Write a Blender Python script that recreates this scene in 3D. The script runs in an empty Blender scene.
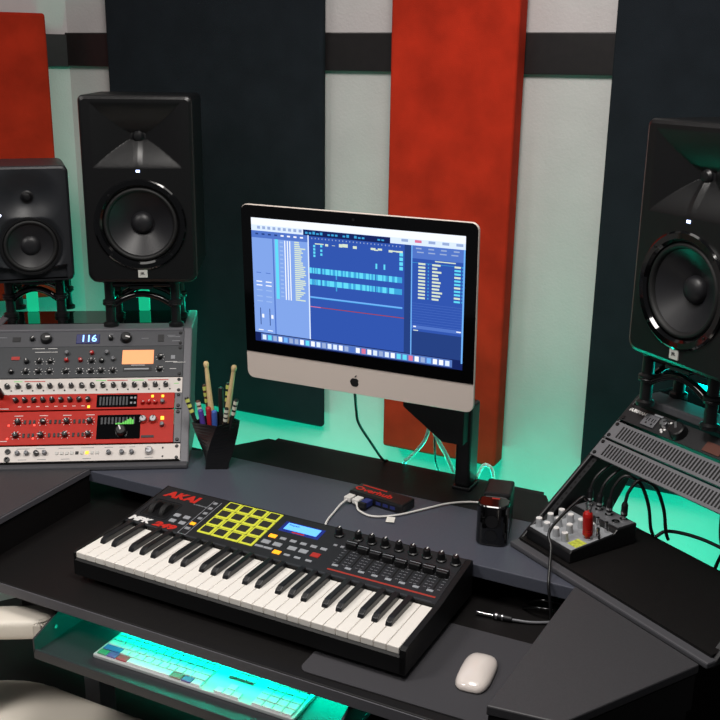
import bpy, bmesh, math, random
from mathutils import Matrix, Vector
random.seed(7)
PI = math.pi
sc = bpy.context.scene
COL = sc.collection
def R(d): return math.radians(d)

# ------------------------------------------------------------------ materials
def lin(c):
    return tuple((x / 12.92 if x <= .04045 else ((x + .055) / 1.055) ** 2.4) for x in c)
def hexc(h):
    return lin(tuple(int(h[i:i + 2], 16) / 255 for i in (0, 2, 4)))
def mat(name, h, rough=.5, metal=0., var=0., vscale=30., bump=0., bscale=200., spec=.5, coat=0., emit=0.):
    m = bpy.data.materials.new(name); m.use_nodes = True
    nt = m.node_tree; b = nt.nodes['Principled BSDF']
    c = hexc(h)
    b.inputs['Base Color'].default_value = (*c, 1)
    b.inputs['Roughness'].default_value = rough
    b.inputs['Metallic'].default_value = metal
    b.inputs['Specular IOR Level'].default_value = spec
    b.inputs['Coat Weight'].default_value = coat
    if emit:
        b.inputs['Emission Color'].default_value = (*c, 1)
        b.inputs['Emission Strength'].default_value = emit
    if var or bump:
        tc = nt.nodes.new('ShaderNodeTexCoord')
    if var:
        n = nt.nodes.new('ShaderNodeTexNoise'); n.inputs['Scale'].default_value = vscale; n.inputs['Detail'].default_value = 5
        r = nt.nodes.new('ShaderNodeValToRGB')
        r.color_ramp.elements[0].color = (*[x * (1 - var) for x in c], 1); r.color_ramp.elements[0].position = .3
        r.color_ramp.elements[1].color = (*[min(1, x * (1 + var)) for x in c], 1); r.color_ramp.elements[1].position = .7
        nt.links.new(tc.outputs['Object'], n.inputs['Vector'])
        nt.links.new(n.outputs['Fac'], r.inputs['Fac']); nt.links.new(r.outputs['Color'], b.inputs['Base Color'])
    if bump:
        n2 = nt.nodes.new('ShaderNodeTexNoise'); n2.inputs['Scale'].default_value = bscale; n2.inputs['Detail'].default_value = 3
        bp = nt.nodes.new('ShaderNodeBump'); bp.inputs['Strength'].default_value = bump; bp.inputs['Distance'].default_value = .002
        nt.links.new(tc.outputs['Object'], n2.inputs['Vector'])
        nt.links.new(n2.outputs['Fac'], bp.inputs['Height']); nt.links.new(bp.outputs['Normal'], b.inputs['Normal'])
    return m
M = {}
def dm(k, *a, **kw): M[k] = mat(k, *a, **kw)
dm('wall_paint', 'C8C3C2', .75, var=.04, vscale=9, bump=.5, bscale=160)
dm('floor_dark', '1A1817', .6, var=.2, vscale=12)
dm('rail_black', '211D1E', .35, var=.15, vscale=60)
dm('red_fabric', 'B62C18', .95, var=.2, vscale=11, bump=.35, bscale=420, spec=.15)
dm('dark_fabric', '1E2127', .95, var=.12, vscale=14, bump=.5, bscale=520, spec=.15)
dm('desk_laminate', '4A4D58', .45, var=.07, vscale=240, bump=.12, bscale=500)
dm('desk_black', '0F0D0D', .55, spec=.3, var=.15, vscale=90, bump=.12, bscale=400)
dm('rear_shade', '101012', .6, spec=.3)  # dark tone for the shaded rear of the shelf
dm('wing_top', '3B3A3D', .5, var=.07, vscale=260, bump=.15, bscale=520)
dm('desk_edge', '56555A', .45)
dm('frame_grey', '66666B', .45, var=.05, vscale=200)
dm('rack_black', '17171A', .5)
dm('black_satin', '111113', .38)
dm('black_matte', '131315', .65)
dm('black_gloss', '060607', .08, coat=.5)
dm('black_rubber', '0D0D0E', .6)
dm('speaker_body', '121213', .30, bump=.15, bscale=600)
dm('cone_black', '1E1E21', .42)
dm('speaker_grey', '26282C', .4, bump=.1, bscale=600)
dm('silver', 'B9B9BC', .3, 1.)
dm('chrome', 'DADADA', .12, 1.)
dm('aluminium', 'DACDC4', .5, .1)
dm('badge', 'C9C7C2', .5)
dm('glass_black', '050506', .06)
dm('logo_dark', '1A1A1C', .3)
dm('white_key', 'F3EEE6', .28)
dm('black_key', '17181B', .3)
dm('mpk_black', '1D1E21', .5, bump=.08, bscale=700)
dm('mpk_side', '0C0C0D', .5, spec=.35)
dm('pad_rubber', '24231C', .7)
dm('btn_grey', '9A9DA2', .5)
dm('btn_red', 'B02A22', .5)
dm('txt_red', 'C4271C', .5)
dm('txt_white', 'E8E6E4', .5)
dm('txt_grey', '8F9196', .5)
dm('red_line', 'A83325', .5)
dm('unit_grey', '45464B', .45, var=.04, vscale=150)
dm('unit_dark', '34373B', .5, var=.04, vscale=150)
dm('unit_white', 'D9D1CB', .45)
dm('unit_red', 'B82214', .45, spec=.25, var=.05, vscale=60)
dm('vent_grey', '6D6D71', .45)
dm('slot_black', '0A0A0B', .8)
dm('steel_grey', '77787C', .4, .3)
dm('mixer_grey', '9C9FA3', .5)
dm('mixer_knob', 'A9ABAE', .45)
dm('sticker', 'BFC74A', .6, var=.4, vscale=160)
dm('red_plastic', 'B01512', .3)
dm('wood_pale', 'D9BE8C', .5, var=.1, vscale=40)
dm('pen_red', 'B4232C', .4); dm('pen_purple', '54409A', .4); dm('pen_blue', '3F63B5', .4); dm('pen_dark', '1A1B1D', .4)
dm('pen_band', 'C9D06A', .5); dm('pen_white', 'DDDCCB', .5); dm('pen_brown', '5A2F22', .5)
dm('cable_white', 'DCD9D5', .45); dm('cable_black', '111112', .45)
dm('cable_clear', 'E8EAE8', .4)
_b = M['cable_clear'].node_tree.nodes['Principled BSDF']; _b.inputs['Subsurface Weight'].default_value = 1; _b.inputs['Subsurface Radius'].default_value = (1, 1, 1); _b.inputs['Subsurface Scale'].default_value = .012
dm('tag_paper', 'E4E0D8', .7)
dm('mouse_white', 'E9DFD8', .2, coat=.4)
dm('mousepad', '3C3B3F', .9, bump=.3, bscale=900)
dm('leather_white', 'E4DCCF', .5, bump=.15, bscale=240)
dm('kb_alu', 'C9CCCD', .4, .2); dm('kb_key', 'E4E8E8', .45)
dm('kb_blue', '3E6FB2', .45); dm('kb_red', 'B23A48', .45); dm('kb_green', '45906A', .45); dm('kb_violet', '66579A', .45); dm('kb_brown', '8A6A5C', .45)
dm('tray_grey', '2B2C30', .45)
dm('ledge_grey', '4B4B4F', .5)
dm('leg_grey', '9A9A9E', .5)
dm('usb_blue', '27306E', .4)
dm('hole_black', '030303', .9)
# things that give off light
dm('pad_glow', 'C3C638', .5, emit=.32)
dm('btn_amber', 'FFA51E', .5, emit=.9)
dm('lcd_blue', '5FA8FF', .3, emit=.9); dm('lcd_frame', '1C2A78', .3, emit=.4)
dm('led_digits', '7FB4FF', .4, emit=2.2); dm('led_window', '0A1250', .2, emit=.35)
dm('meter_amber', 'EE9A66', .5, emit=.7)
dm('lcd_green', '4FB040', .5, emit=.6)
dm('led_yellow', 'FFC42E', .5, emit=1.2); dm('led_red', 'FF5040', .5, emit=1.0); dm('led_white', 'DCE8FF', .5, emit=3.)
dm('led_blue_white', 'B9CCFF', .5, emit=4.)
SCR = {}
def sm(k, h, e=1.):
    m = bpy.data.materials.new('screen_' + k); m.use_nodes = True
    nt = m.node_tree; nt.nodes.clear()
    o = nt.nodes.new('ShaderNodeOutputMaterial'); em = nt.nodes.new('ShaderNodeEmission')
    em.inputs['Color'].default_value = (*hexc(h), 1); em.inputs['Strength'].default_value = e
    nt.links.new(em.outputs[0], o.inputs[0]); SCR[k] = m

# ------------------------------------------------------------------ mesh helpers
def B(): return bmesh.new()
def merge(bm, t, mx=None, mi=0, smooth=False):
    for f in t.faces:
        f.material_index = mi; f.smooth = smooth
    if mx is not None: t.transform(mx)
    me = bpy.data.meshes.new('tmp'); t.to_mesh(me); t.free(); bm.from_mesh(me); bpy.data.meshes.remove(me)
    return bm
def box(bm, lo, hi, bev=0, mi=0, seg=2, mx=None, smooth=False):
    t = bmesh.new(); bmesh.ops.create_cube(t, size=1)
    lo = Vector(lo); hi = Vector(hi)
    for v in t.verts: v.co = Vector([lo[i] + (v.co[i] + .5) * (hi[i] - lo[i]) for i in range(3)])
    if bev: bmesh.ops.bevel(t, geom=t.edges[:], offset=bev, segments=seg, affect='EDGES', profile=.5)
    return merge(bm, t, mx, mi, smooth)
def cyl(bm, p0, p1, r0, r1=None, seg=20, mi=0, bev=0, mx=None, smooth=True):
    r1 = r0 if r1 is None else r1
    p0 = Vector(p0); p1 = Vector(p1); d = p1 - p0
    prof = [(0, 0), (r0 - bev, 0)] + ([(r0, bev)] if bev else []) + ([(r1, d.length - bev)] if bev else []) + [(r1 - bev, d.length), (0, d.length)]
    q = d.to_track_quat('Z', 'Y').to_matrix().to_4x4()
    m2 = Matrix.Translation(p0) @ q
    return lathe(bm, prof, seg, mi, (mx @ m2) if mx is not None else m2, smooth)
def lathe(bm, prof, seg=24, mi=0, mx=None, smooth=True, sharp=True):
    t = bmesh.new()
    for i in range(len(prof) - 1):                     # separate rings keep profile corners crisp
        (ra, za), (rb, zb) = prof[i], prof[i + 1]
        A = [t.verts.new((ra * math.cos(2 * PI * k / seg), ra * math.sin(2 * PI * k / seg), za)) for k in range(seg)] if ra > 1e-6 else [t.verts.new((0, 0, za))]
        Bv = [t.verts.new((rb * math.cos(2 * PI * k / seg), rb * math.sin(2 * PI * k / seg), zb)) for k in range(seg)] if rb > 1e-6 else [t.verts.new((0, 0, zb))]
        for k in range(seg):
            j = (k + 1) % seg
            vs = []
            vs += [A[k], A[j]] if len(A) > 1 else [A[0]]
            vs += [Bv[j], Bv[k]] if len(Bv) > 1 else [Bv[0]]
            if len(vs) > 2: t.faces.new(vs)
    if not sharp: bmesh.ops.remove_doubles(t, verts=t.verts[:], dist=1e-6)
    return merge(bm, t, mx, mi, smooth)
def prism(bm, pts, z0, z1, mi=0, mx=None, bev=0, seg=2, smooth=False):
    t = bmesh.new()
    vs = [t.verts.new((x, y, z0)) for x, y in pts]
    f = t.faces.new(vs)
    r = bmesh.ops.extrude_face_region(t, geom=[f])
    for v in r['geom']:
        if isinstance(v, bmesh.types.BMVert): v.co.z = z1
    bmesh.ops.recalc_face_normals(t, faces=t.faces[:])
    if bev: bmesh.ops.bevel(t, geom=t.edges[:], offset=bev, segments=seg, affect='EDGES', profile=.5)
    return merge(bm, t, mx, mi, smooth)
def smoothpts(pts, n=8):
    P = [Vector(p) for p in pts]
    if len(P) < 3: return P
    out = []
    for i in range(len(P) - 1):
        a = P[i - 1] if i else P[0] * 2 - P[1]
        b, c = P[i], P[i + 1]
        d = P[i + 2] if i + 2 < len(P) else P[-1] * 2 - P[-2]
        for k in range(n):
            t = k / n
            out.append(.5 * ((2 * b) + (c - a) * t + (2 * a - 5 * b + 4 * c - d) * t * t + (3 * b - a - 3 * c + d) * t ** 3))
    return out + [P[-1]]
def tube(bm, pts, r, seg=10, mi=0, n=8, mx=None):
    P = smoothpts(pts, n)
    t = bmesh.new(); rings = []
    up = Vector((.13, .21, 1)).normalized()
    for i, p in enumerate(P):
        d = (P[min(i + 1, len(P) - 1)] - P[max(i - 1, 0)]).normalized()
        x = d.cross(up)
        if x.length < .05: x = d.cross(Vector((1, 0, 0)))
        x.normalize(); y = d.cross(x); up = -y if False else up
        rr = r[min(i, len(r) - 1)] if isinstance(r, (list, tuple)) else r
        rings.append([t.verts.new(p + x * rr * math.cos(2 * PI * k / seg) + y * rr * math.sin(2 * PI * k / seg)) for k in range(seg)])
    for a, b in zip(rings, rings[1:]):
        for k in range(seg): t.faces.new([a[k], a[(k + 1) % seg], b[(k + 1) % seg], b[k]])
    t.faces.new(rings[0]); t.faces.new(rings[-1])
    bmesh.ops.recalc_face_normals(t, faces=t.faces[:])
    return merge(bm, t, mx, mi, True)
def roundrect(x0, y0, x1, y1, r, n=6):
    if not isinstance(r, (tuple, list)): r = (r,) * 4
    out = []
    for (cx, cy, a, rr) in ((x1 - r[0], y1 - r[0], 0, r[0]), (x0 + r[1], y1 - r[1], 90, r[1]), (x0 + r[2], y0 + r[2], 180, r[2]), (x1 - r[3], y0 + r[3], 270, r[3])):
        for k in range(n + 1):
            t = R(a + 90 * k / n); out.append((cx + rr * math.cos(t), cy + rr * math.sin(t)))
    return out
XZ = Matrix(((1, 0, 0, 0), (0, 0, 1, 0), (0, 1, 0, 0), (0, 0, 0, 1)))       # (x,y,z)->(x,z,y): a 2-D outline stood upright, extruded along +Y
def slab(bm, outline, y0, y1, mi=0, bev=0, mx=None):                       # upright plate
    t = bmesh.new(); prism(t, outline, y0, y1, 0, None, bev)
    t.transform(XZ); bmesh.ops.recalc_face_normals(t, faces=t.faces[:])
    return merge(bm, t, mx, mi)

def obj(name, bm, m, parent=None, mx=None):
    me = bpy.data.meshes.new(name); bm.to_mesh(me); bm.free()
    for k in (m if isinstance(m, (list, tuple)) else [m]): me.materials.append(k if not isinstance(k, str) else M[k])
    o = bpy.data.objects.new(name, me); COL.objects.link(o)
    if parent: o.parent = parent
    if mx is not None: o.matrix_local = mx
    return o
def thing(name, label, cat, loc=(0, 0, 0), rotz=0, group=None, mx=None):
    o = bpy.data.objects.new(name, None); COL.objects.link(o); o.empty_display_size = .05
    if mx is not None: o.matrix_world = mx
    else:
        o.location = loc; o.rotation_euler = (0, 0, rotz)
    o['label'] = label; o['category'] = cat
    if group: o['group'] = group
    return o
def tag(o, label, cat, group=None):
    o['label'] = label; o['category'] = cat
    if group: o['group'] = group
    return o
def struct(name, bm, m, mx=None):
    o = obj(name, bm, m, None, mx); o['kind'] = 'structure'; return o
def dup(root, loc, rotz, label, group=None):
    def cp(o, par):
        c = o.copy(); COL.objects.link(c)
        if par: c.parent = par
        for ch in list(o.children): cp(ch, c)
        return c
    r = cp(root, None); r.location = loc; r.rotation_euler = (0, 0, rotz); r['label'] = label
    if group: r['group'] = group
    return r
def inst(o, parent, mx):
    c = o.copy(); COL.objects.link(c); c.parent = parent; c.matrix_local = mx
    return c
T = Matrix.Translation
def text(name, s, size, m, parent, mx, bold=0, ext=.0003, align='LEFT', shear=0, sx=1):
    cu = bpy.data.curves.new('t', 'FONT'); cu.body = s; cu.size = size; cu.extrude = ext; cu.offset = bold; cu.shear = shear
    cu.align_x = align; cu.align_y = 'CENTER'; cu.resolution_u = 3
    to = bpy.data.objects.new('t', cu); COL.objects.link(to)
    dg = bpy.context.evaluated_depsgraph_get()
    me = bpy.data.meshes.new_from_object(to.evaluated_get(dg)); bpy.data.objects.remove(to); bpy.data.curves.remove(cu)
    me.transform(Matrix.Diagonal((sx, 1, 1, 1)))
    me.name = name; me.materials.clear(); me.materials.append(M[m])
    o = bpy.data.objects.new(name, me); COL.objects.link(o); o.parent = parent; o.matrix_local = mx
    return o

# ------------------------------------------------------------------ the room  (desk top is z = 0, floor .74 below)
FZ = -.74
YW = 1.06
struct('floor', box(B(), (-3, -3.2, FZ - .05), (3, YW + .1, FZ)), 'floor_dark')
CX = -.887
struct('wall_back', box(B(), (CX - .02, YW, FZ), (3, YW + .1, 1.9)), 'wall_paint')
WL = T((CX, YW, 0)) @ Matrix.Rotation(R(55), 4, 'Z')          # the side wall leaves the corner at an angle
struct('wall_left', box(B(), (-2.4, 0, FZ), (0, .1, 1.9)), 'wall_paint', WL)
struct('trim_1', box(B(), (CX, YW - .014, .992), (2.2, YW, 1.088), .003), 'rail_black')
struct('trim_2', box(B(), (-2.2, -.014, .988), (-.004, 0, 1.083), .003), 'rail_black', WL)

# acoustic panels
def panel(name, label, x0, x1, z0, z1, t, m, mx=None, y=YW):
    o = tag(obj(name, box(B(), (x0, y - t, z0), (x1, y, z1), .008, 0, 3), m, None, mx), label, 'acoustic panel'); return o
panel('acoustic_panel', 'wide charcoal fabric acoustic panel on the wall behind the computer screen and left speakers', -.710, .008, -.002, 1.45, .022, 'dark_fabric', y=YW - .0145)
panel('acoustic_panel', 'tall narrow bright red fabric acoustic panel behind the right edge of the computer', .222, .550, -.003, 1.45, .062, 'red_fabric', y=YW - .0145)
panel('acoustic_panel', 'dark charcoal fabric acoustic panel on the wall behind the right loudspeaker', .763, 1.45, -.001, 1.45, .022, 'dark_fabric', y=YW - .0145)
panel('acoustic_panel', 'red fabric acoustic panel on the angled left wall above the small speaker', -.72, -.075, .3, 1.139, .05, 'red_fabric', WL, y=-.0145)

# ------------------------------------------------------------------ the desk
TH = R(32)
BL = Vector((-.033, .44, .08)); BR = Vector((.78, .427, .08))
ML = T(BL) @ Matrix.Rotation(TH, 4, 'Z'); MR = T(BR) @ Matrix.Rotation(-TH, 4, 'Z')
desk = thing('studio_desk', 'dark studio desk with raised grey shelf, angled side wings and pull-out tray', 'desk', (.35, .3, FZ))
D = T((-.35, -.3, -FZ))
obj('desktop', box(B(), (-.75, -.068, -.024), (1.02, .62, 0), .003), 'desk_black', desk, D)
obj('desktop_edge', box(B(), (-.75, -.0705, -.023), (.97, -.068, -.001), .001), 'desk_edge', desk, D)
def w2(mx, s, t):
    v = mx @ Vector((s, t, 0)); return (v.x, v.y)
YR = .548
sh = [(-.235, .315), (.945, .315), w2(MR, .30, -.02), w2(MR, .25, .2), (.84, YR), (-.066, YR), w2(ML, -.25, .2), w2(ML, -.28, -.02)]
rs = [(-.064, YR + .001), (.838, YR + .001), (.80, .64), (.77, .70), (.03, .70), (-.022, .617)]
obj('shelf', prism(B(), sh, .052, .08, bev=.002), 'desk_laminate', desk, D)
obj('rear_shade_strip', prism(B(), rs, .052, .0795, bev=.002), 'rear_shade', desk, D)  # dark strip: the computer's shadow on the shelf put into the colour
for x in (-.2, .36, .9):
    obj('shelf_support', box(B(), (x - .01, .40, 0), (x + .01, .6, .052)), 'desk_black', desk, D)
obj('light_block', box(B(), (-.75, .602, .0005), (1.0, .612, .0515)), 'desk_black', desk, D)  # added board, stops green light leaking through under the shelf
obj('modesty_panel', box(B(), (-.8, .60, FZ + .05), (1.45, .618, -.024)), 'desk_black', desk, D)
# wings: (x,y) outlines
WR = [w2(MR, .195, -.010), (.918, -.105), (1.030, -.093), w2(MR, .487, -.010)]
WLf = [(.712 - x, y + .006) for x, y in WR]
obj('wing_leg', prism(B(), [(1.0, -.07), (1.04, -.075), (1.172, .148), (.98, .25)], FZ, -.0245), 'desk_black', desk, D)
obj('wing_base', prism(B(), [(1.021, .25), (1.021, -.082), (1.034, -.082), (1.177, .153)], -.024, .0), 'desk_black', desk, D)
for P in (WR, WLf):
    c = Vector((sum(p[0] for p in P) / len(P), sum(p[1] for p in P) / len(P)))
    ins = [tuple(c + (Vector(p) - c) * .975) for p in P]
    wb = obj('wing_body', prism(B(), ins, .0005, .066), 'desk_black', desk, D)
    obj('wing_top', prism(B(), P, .069, .086, bev=.0025), 'wing_top', desk, D)
def edge(a, b, z0, z1, w):
    a = Vector((*a, 0)); b = Vector((*b, 0)); d = (b - a); L = d.length; an = math.atan2(d.y, d.x)
    return T(a) @ Matrix.Rotation(an, 4, 'Z'), L
mx, L = edge(WLf[1], WLf[0], 0, 0, 0)
obj('edge_strip', box(B(), (.002, -.003, .071), (L - .003, .0005, .0845), .001), 'desk_edge', desk, D @ mx)
# keyboard tray
tr = obj('keyboard_tray', box(B(), (0, -.115, -.106), (.66, .22, -.094), .002), 'tray_grey', desk, D)
obj('tray_lip', box(B(), (0, -.118, -.108), (.66, -.112, -.088), .001), 'tray_grey', tr)
for x in (0, .655):
    b = slab(B(), [(-.118, -.094), (.22, -.094), (.22, -.03), (-.02, -.03), (-.118, -.065)], 0, .004)
    b.transform(Matrix(((0, 1, 0, x), (1, 0, 0, 0), (0, 0, 1, 0), (0, 0, 0, 1))))
    cyl(b, (x + .0035, -.06, -.068), (x + .0055, -.06, -.068), .004, mi=1)
    obj('tray_bracket', b, ['tray_grey', 'chrome'], tr)
for x in (.0, .66):
    obj('tray_rail', box(B(), (x - .012, -.02, -.045), (x + .012, .3, -.024)), 'rack_black', desk, D)
obj('table_leg', box(B(), (-.085, .10, FZ), (-.043, .15, -.0245)), 'leg_grey', desk, D)
obj('cable_trough', box(B(), (.05, .70, .0), (.76, .716, .078)), 'black_matte', desk, D)

# ------------------------------------------------------------------ rack bays on the wings
def make_rack(mx, label, s0, s1, a, h, depth, topd, bay):
    th = .009 if bay else .022
    r = thing('equipment_rack', label, 'rack', mx=mx)
    for i, s in enumerate((s0, s1 - th)):
        pts = [(0, 0), (a, h), (a + topd, h), (a + topd, h - .025), (max(depth + .02, a + .0), h * .35), (depth, 0)]
        t = B(); prism(t, pts, s, s + th, bev=.003)
        t.transform(Matrix(((0, 0, 1, 0), (1, 0, 0, 0), (0, 1, 0, 0), (0, 0, 0, 1)))); bmesh.ops.recalc_face_normals(t, faces=t.faces[:])
        obj('side_panel', t, 'frame_grey' if not bay else 'rack_frame_mix', r)
    obj('top_panel', box(B(), (s0 + th, a - .004, h - .018), (s1 - th, a + .055, h), .003), 'frame_grey', r)
    obj('top_shelf', box(B(), (s0 + th, a + .0555, h - .018), (s1 - th, a + topd, h), .003), 'black_gloss', r)
    obj('floor_panel', box(B(), (s0 + th, .012, .004), (s1 - th, depth, .018)), 'desk_black', r)
    obj('front_ledge', box(B(), (s0 + .001, -.007, .001), (s1 - .001, .017, .0125), .003), 'ledge_grey', r)
    L = math.hypot(a, h); ph = math.atan2(h, a)
    for s in (s0 + th, s1 - th - .012):
        b = B(); box(b, (s, .012, -.012), (s + .012, L - .006, -.009))
        for k in range(int(L / .0148) - 1):
            cyl(b, (s + .006, .022 + k * .0148, -.0092), (s + .006, .022 + k * .0148, -.0085), .0028, seg=8, mi=1)
        obj('rack_rail', b, ['rack_black', 'hole_black'], r, Matrix.Rotation(ph, 4, 'X'))
    return r
M['rack_frame_mix'] = M['rack_black']
make_rack(ML, 'grey slanted rack frame on the left wing full of audio units', -.512, 0, .27, .275, .254, .195, False)
make_rack(MR, 'black slanted rack frame on the right wing with an open bay', 0, .500, .3216, .271, .254, .19, True)
SL = ML @ Matrix.Rotation(math.atan2(.275, .27), 4, 'X')
SR = MR @ Matrix.Rotation(math.atan2(.271, .3216), 4, 'X')

knob_small = None
def knob_mesh(name, r, h, m=('black_satin', 'txt_white'), mark=True, skirt=0):
    b = B()
    prof = [(r * 1.0, 0), (r * .86, h * .9), (r * .7, h), (0, h)]
    if skirt: prof = [(r * skirt, 0), (r * skirt, h * .18), (r, h * .25)] + prof[1:]
    lathe(b, prof, 16)
    if mark: box(b, (-r * .12, 0, h * .95), (r * .12, r * .8, h * 1.03), mi=1)
    me = bpy.data.meshes.new(name); b.to_mesh(me); b.free()
    for k in m: me.materials.append(M[k])
    return me
KM = {'small': knob_mesh('knob', .0064, .011), 'mid': knob_mesh('knob', .0072, .012), 'big': knob_mesh('knob', .0145, .015),
      'grey': knob_mesh('knob', .0058, .011, ('steel_grey', 'black_satin')), 'red': knob_mesh('knob', .0055, .010, ('red_plastic', 'txt_white')),
      'white': knob_mesh('knob', .0100, .012, ('silver', 'black_satin')), 'dark': knob_mesh('knob', .0066, .012, ('logo_dark', 'txt_white')),
      'huge': knob_mesh('knob', .019, .018, ('black_satin', 'silver'))}
def knob(par, x, y, k='small', z=.002, rot=None, ring=None):
    o = bpy.data.objects.new('knob', KM[k]); COL.objects.link(o); o.parent = par
    o.matrix_local = T((x, y, z)) @ Matrix.Rotation(random.uniform(-2.2, 2.2) if rot is None else rot, 4, 'Z')
    return o
def rect(par, name, x, y, w, h, m, z=.0022, t=.0012, bev=0):
    return obj(name, box(B(), (x - w / 2, y - h / 2, z - t), (x + w / 2, y + h / 2, z + t), bev), m, par)
U = .0445
def unit(label, mx, l, n, m, w=.4826, earm=None, x0=-.503, depth=.10, fw=None):
    u = thing('rack_unit', label, 'rack unit', mx=mx @ T((x0, l, 0)))
    hh = n * U - .0012
    b = B()
    if fw is None: fw = 0
    box(b, (fw, 0, -.003), (w - fw, hh, .002), .0008)
    obj('faceplate', b, m, u)
    c = B(); box(c, (.03, .004, -depth), (w - .03, hh - .004, -.003)); obj('chassis', c, 'rack_black', u)
    if earm:
        for s in (0, w - .017):
            obj('rack_ear', box(B(), (s, 0, -.003), (s + .017, hh, .001), .0006), earm, u)
    for s in (.0085, w - .0085):
        ys = (.007, hh - .007)
        for y in ys:
            k = B(); cyl(k, (s, y, .001), (s, y, .0045), .0042, seg=12, bev=.0008); obj('screw', k, 'black_satin', u)
    return u, hh
def ticks(u, pts, m='txt_white', w=.004, h=.0012):
    b = B()
    for x, y, ww in pts: box(b, (x - ww / 2, y - h / 2, .0018), (x + ww / 2, y + h / 2, .0026))
    return obj('panel_marking', b, m, u)
S0 = .503
# 1. monitor controller
u, hh = unit('slim grey rack unit with blue lit number display at the top of the left rack', SL, .333, 1, 'unit_grey'); c = hh / 2
X = lambda s: s + S0
knob(u, X(-.397), c, 'small'); knob(u, X(-.363), c, 'big'); knob(u, X(-.203), c, 'small'); knob(u, X(-.165), c, 'big')
d = rect(u, 'display', X(-.26), c, .058, .027, 'led_window', bev=.001)
text('display_digits', '116', .027, 'led_digits', d, T((X(-.258), c, .0036)), .0004, align='CENTER')
rect(u, 'square_button', X(-.436), c, .02, .013, 'rack_black'); rect(u, 'square_button', X(-.078), c, .015, .02, 'rack_black')
ticks(u, [(X(-.118), c, .018), (X(-.052), c + .008, .02), (X(-.045), c + .004, .03), (X(-.04), c - .008, .02), (X(-.47), c + .006, .02), (X(-.203), c + .013, .01)], 'txt_grey')
# 2. valve preamp 2U
u, hh = unit('dark two-unit preamp with glowing amber meter in the left rack', SL, .245, 2, 'unit_dark')
ya, yb, yc = .046, .018, .068
for s in (-.405, -.375, -.348, -.247, -.222): knob(u, X(s), ya, 'small')
for s in (-.308, -.274): knob(u, X(s), ya + .002, 'red')
for s in (-.44, -.405, -.375, -.348, -.308, -.274, -.247, -.222, -.193): knob(u, X(s), yb, 'small')
knob(u, X(-.247), yc, 'red'); knob(u, X(-.308), yc, 'grey'); knob(u, X(-.21), yc, 'grey'); knob(u, X(-.193), ya + .004, 'grey')
rect(u, 'meter', X(-.133), .056, .078, .040, 'meter_amber', bev=.001)
rect(u, 'meter_label', X(-.133), .0225, .07, .012, 'rack_black'); rect(u, 'meter_strip', X(-.135), .022, .06, .004, 'btn_grey', .0028)
knob(u, X(-.078), .055, 'mid'); knob(u, X(-.078), .021, 'mid')
rect(u, 'indicator', X(-.433), .056, .02, .009, 'btn_red', .0026)
rect(u, 'emblem', X(-.046), .055, .010, .010, 'txt_grey', .0022, .0006)
ticks(u, [(X(-.05), .042, .03), (X(-.03), .040, .03), (X(-.38), .083, .03), (X(-.345), .083, .022), (X(-.36), .073, .055), (X(-.045), .022, .016), (X(-.132), .033, .034)])
arcs = B()
for s, y in [(s, yb) for s in (-.405, -.375, -.348, -.308, -.274, -.247, -.222, -.193)] + [(s, ya) for s in (-.375, -.348, -.247)] + [(-.078, .055), (-.078, .021)]:
    for k in range(7):
        a = R(-40 + k * 43.3); rr = .0098
        box(arcs, (-.0006, -.0012, .0018), (.0006, .0012, .0024), mx=T((X(s) + rr * math.cos(a), y + rr * math.sin(a), 0)) @ Matrix.Rotation(a - PI / 2, 4, 'Z'))
obj('dial_marking', arcs, 'txt_white', u)
# 3. white 1U with a row of knobs
u, hh = unit('white one-unit panel with a long row of black knobs in the left rack', SL, .200, 1, 'unit_white'); c = hh / 2
for k in range(16): knob(u, X(-.444 + k * .02555), c, 'dark')
b = B()
for k in range(16): cyl(b, (X(-.434 + k * .02555), c - .011, .0015), (X(-.434 + k * .02555), c - .011, .0035), .002, seg=8)
obj('push_button', b, 'black_satin', u)
ticks(u, [(X(-.38 + k * .1), c + .0145, .05) for k in (0, 2, 3)], 'txt_red', h=.002)
ticks(u, [(X(-.42), c + .0145, .02), (X(-.22), c + .0145, .025), (X(-.13), c + .0145, .03), (X(-.035), c + .004, .012)], 'lcd_green', h=.0014)
# 4. red 1U
u, hh = unit('slim red rack unit with black level display between white and larger red units', SL, .158, 1, 'unit_red', earm='frame_grey', fw=.018, w=.4826); hh -= .002; c = hh / 2
for k in range(9): knob(u, X(-.42 + k * .0216), c + .005, 'dark')
d = rect(u, 'display', X(-.178), c + .001, .098, .034, 'glass_black', bev=.001)
b = B()
for k in range(9): box(b, (X(-.22 + k * .008), c - .011, .0034), (X(-.2155 + k * .008), c + .012, .0036))
obj('level_bars', b, 'unit_dark', d)
for sx in (-.143, -.134):
    for sy in (.008, -.006): rect(u, 'small_button', X(sx), c + sy, .005, .005, 'txt_grey', .0040)
for s in (-.115, -.1, -.084): knob(u, X(s), c - .005, 'red')
knob(u, X(-.067), c - .004, 'grey')
for s, y in ((-.245, c - .014), (-.067, c + .012), (-.092, c + .012)): rect(u, 'indicator_light', X(s), y, .006, .006, 'led_yellow', .003)
ticks(u, [(X(-.41 + k * .0216), c - .011, .008) for k in range(8)] + [(X(-.46), c - .016, .05)], 'txt_white', h=.0016)
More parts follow.
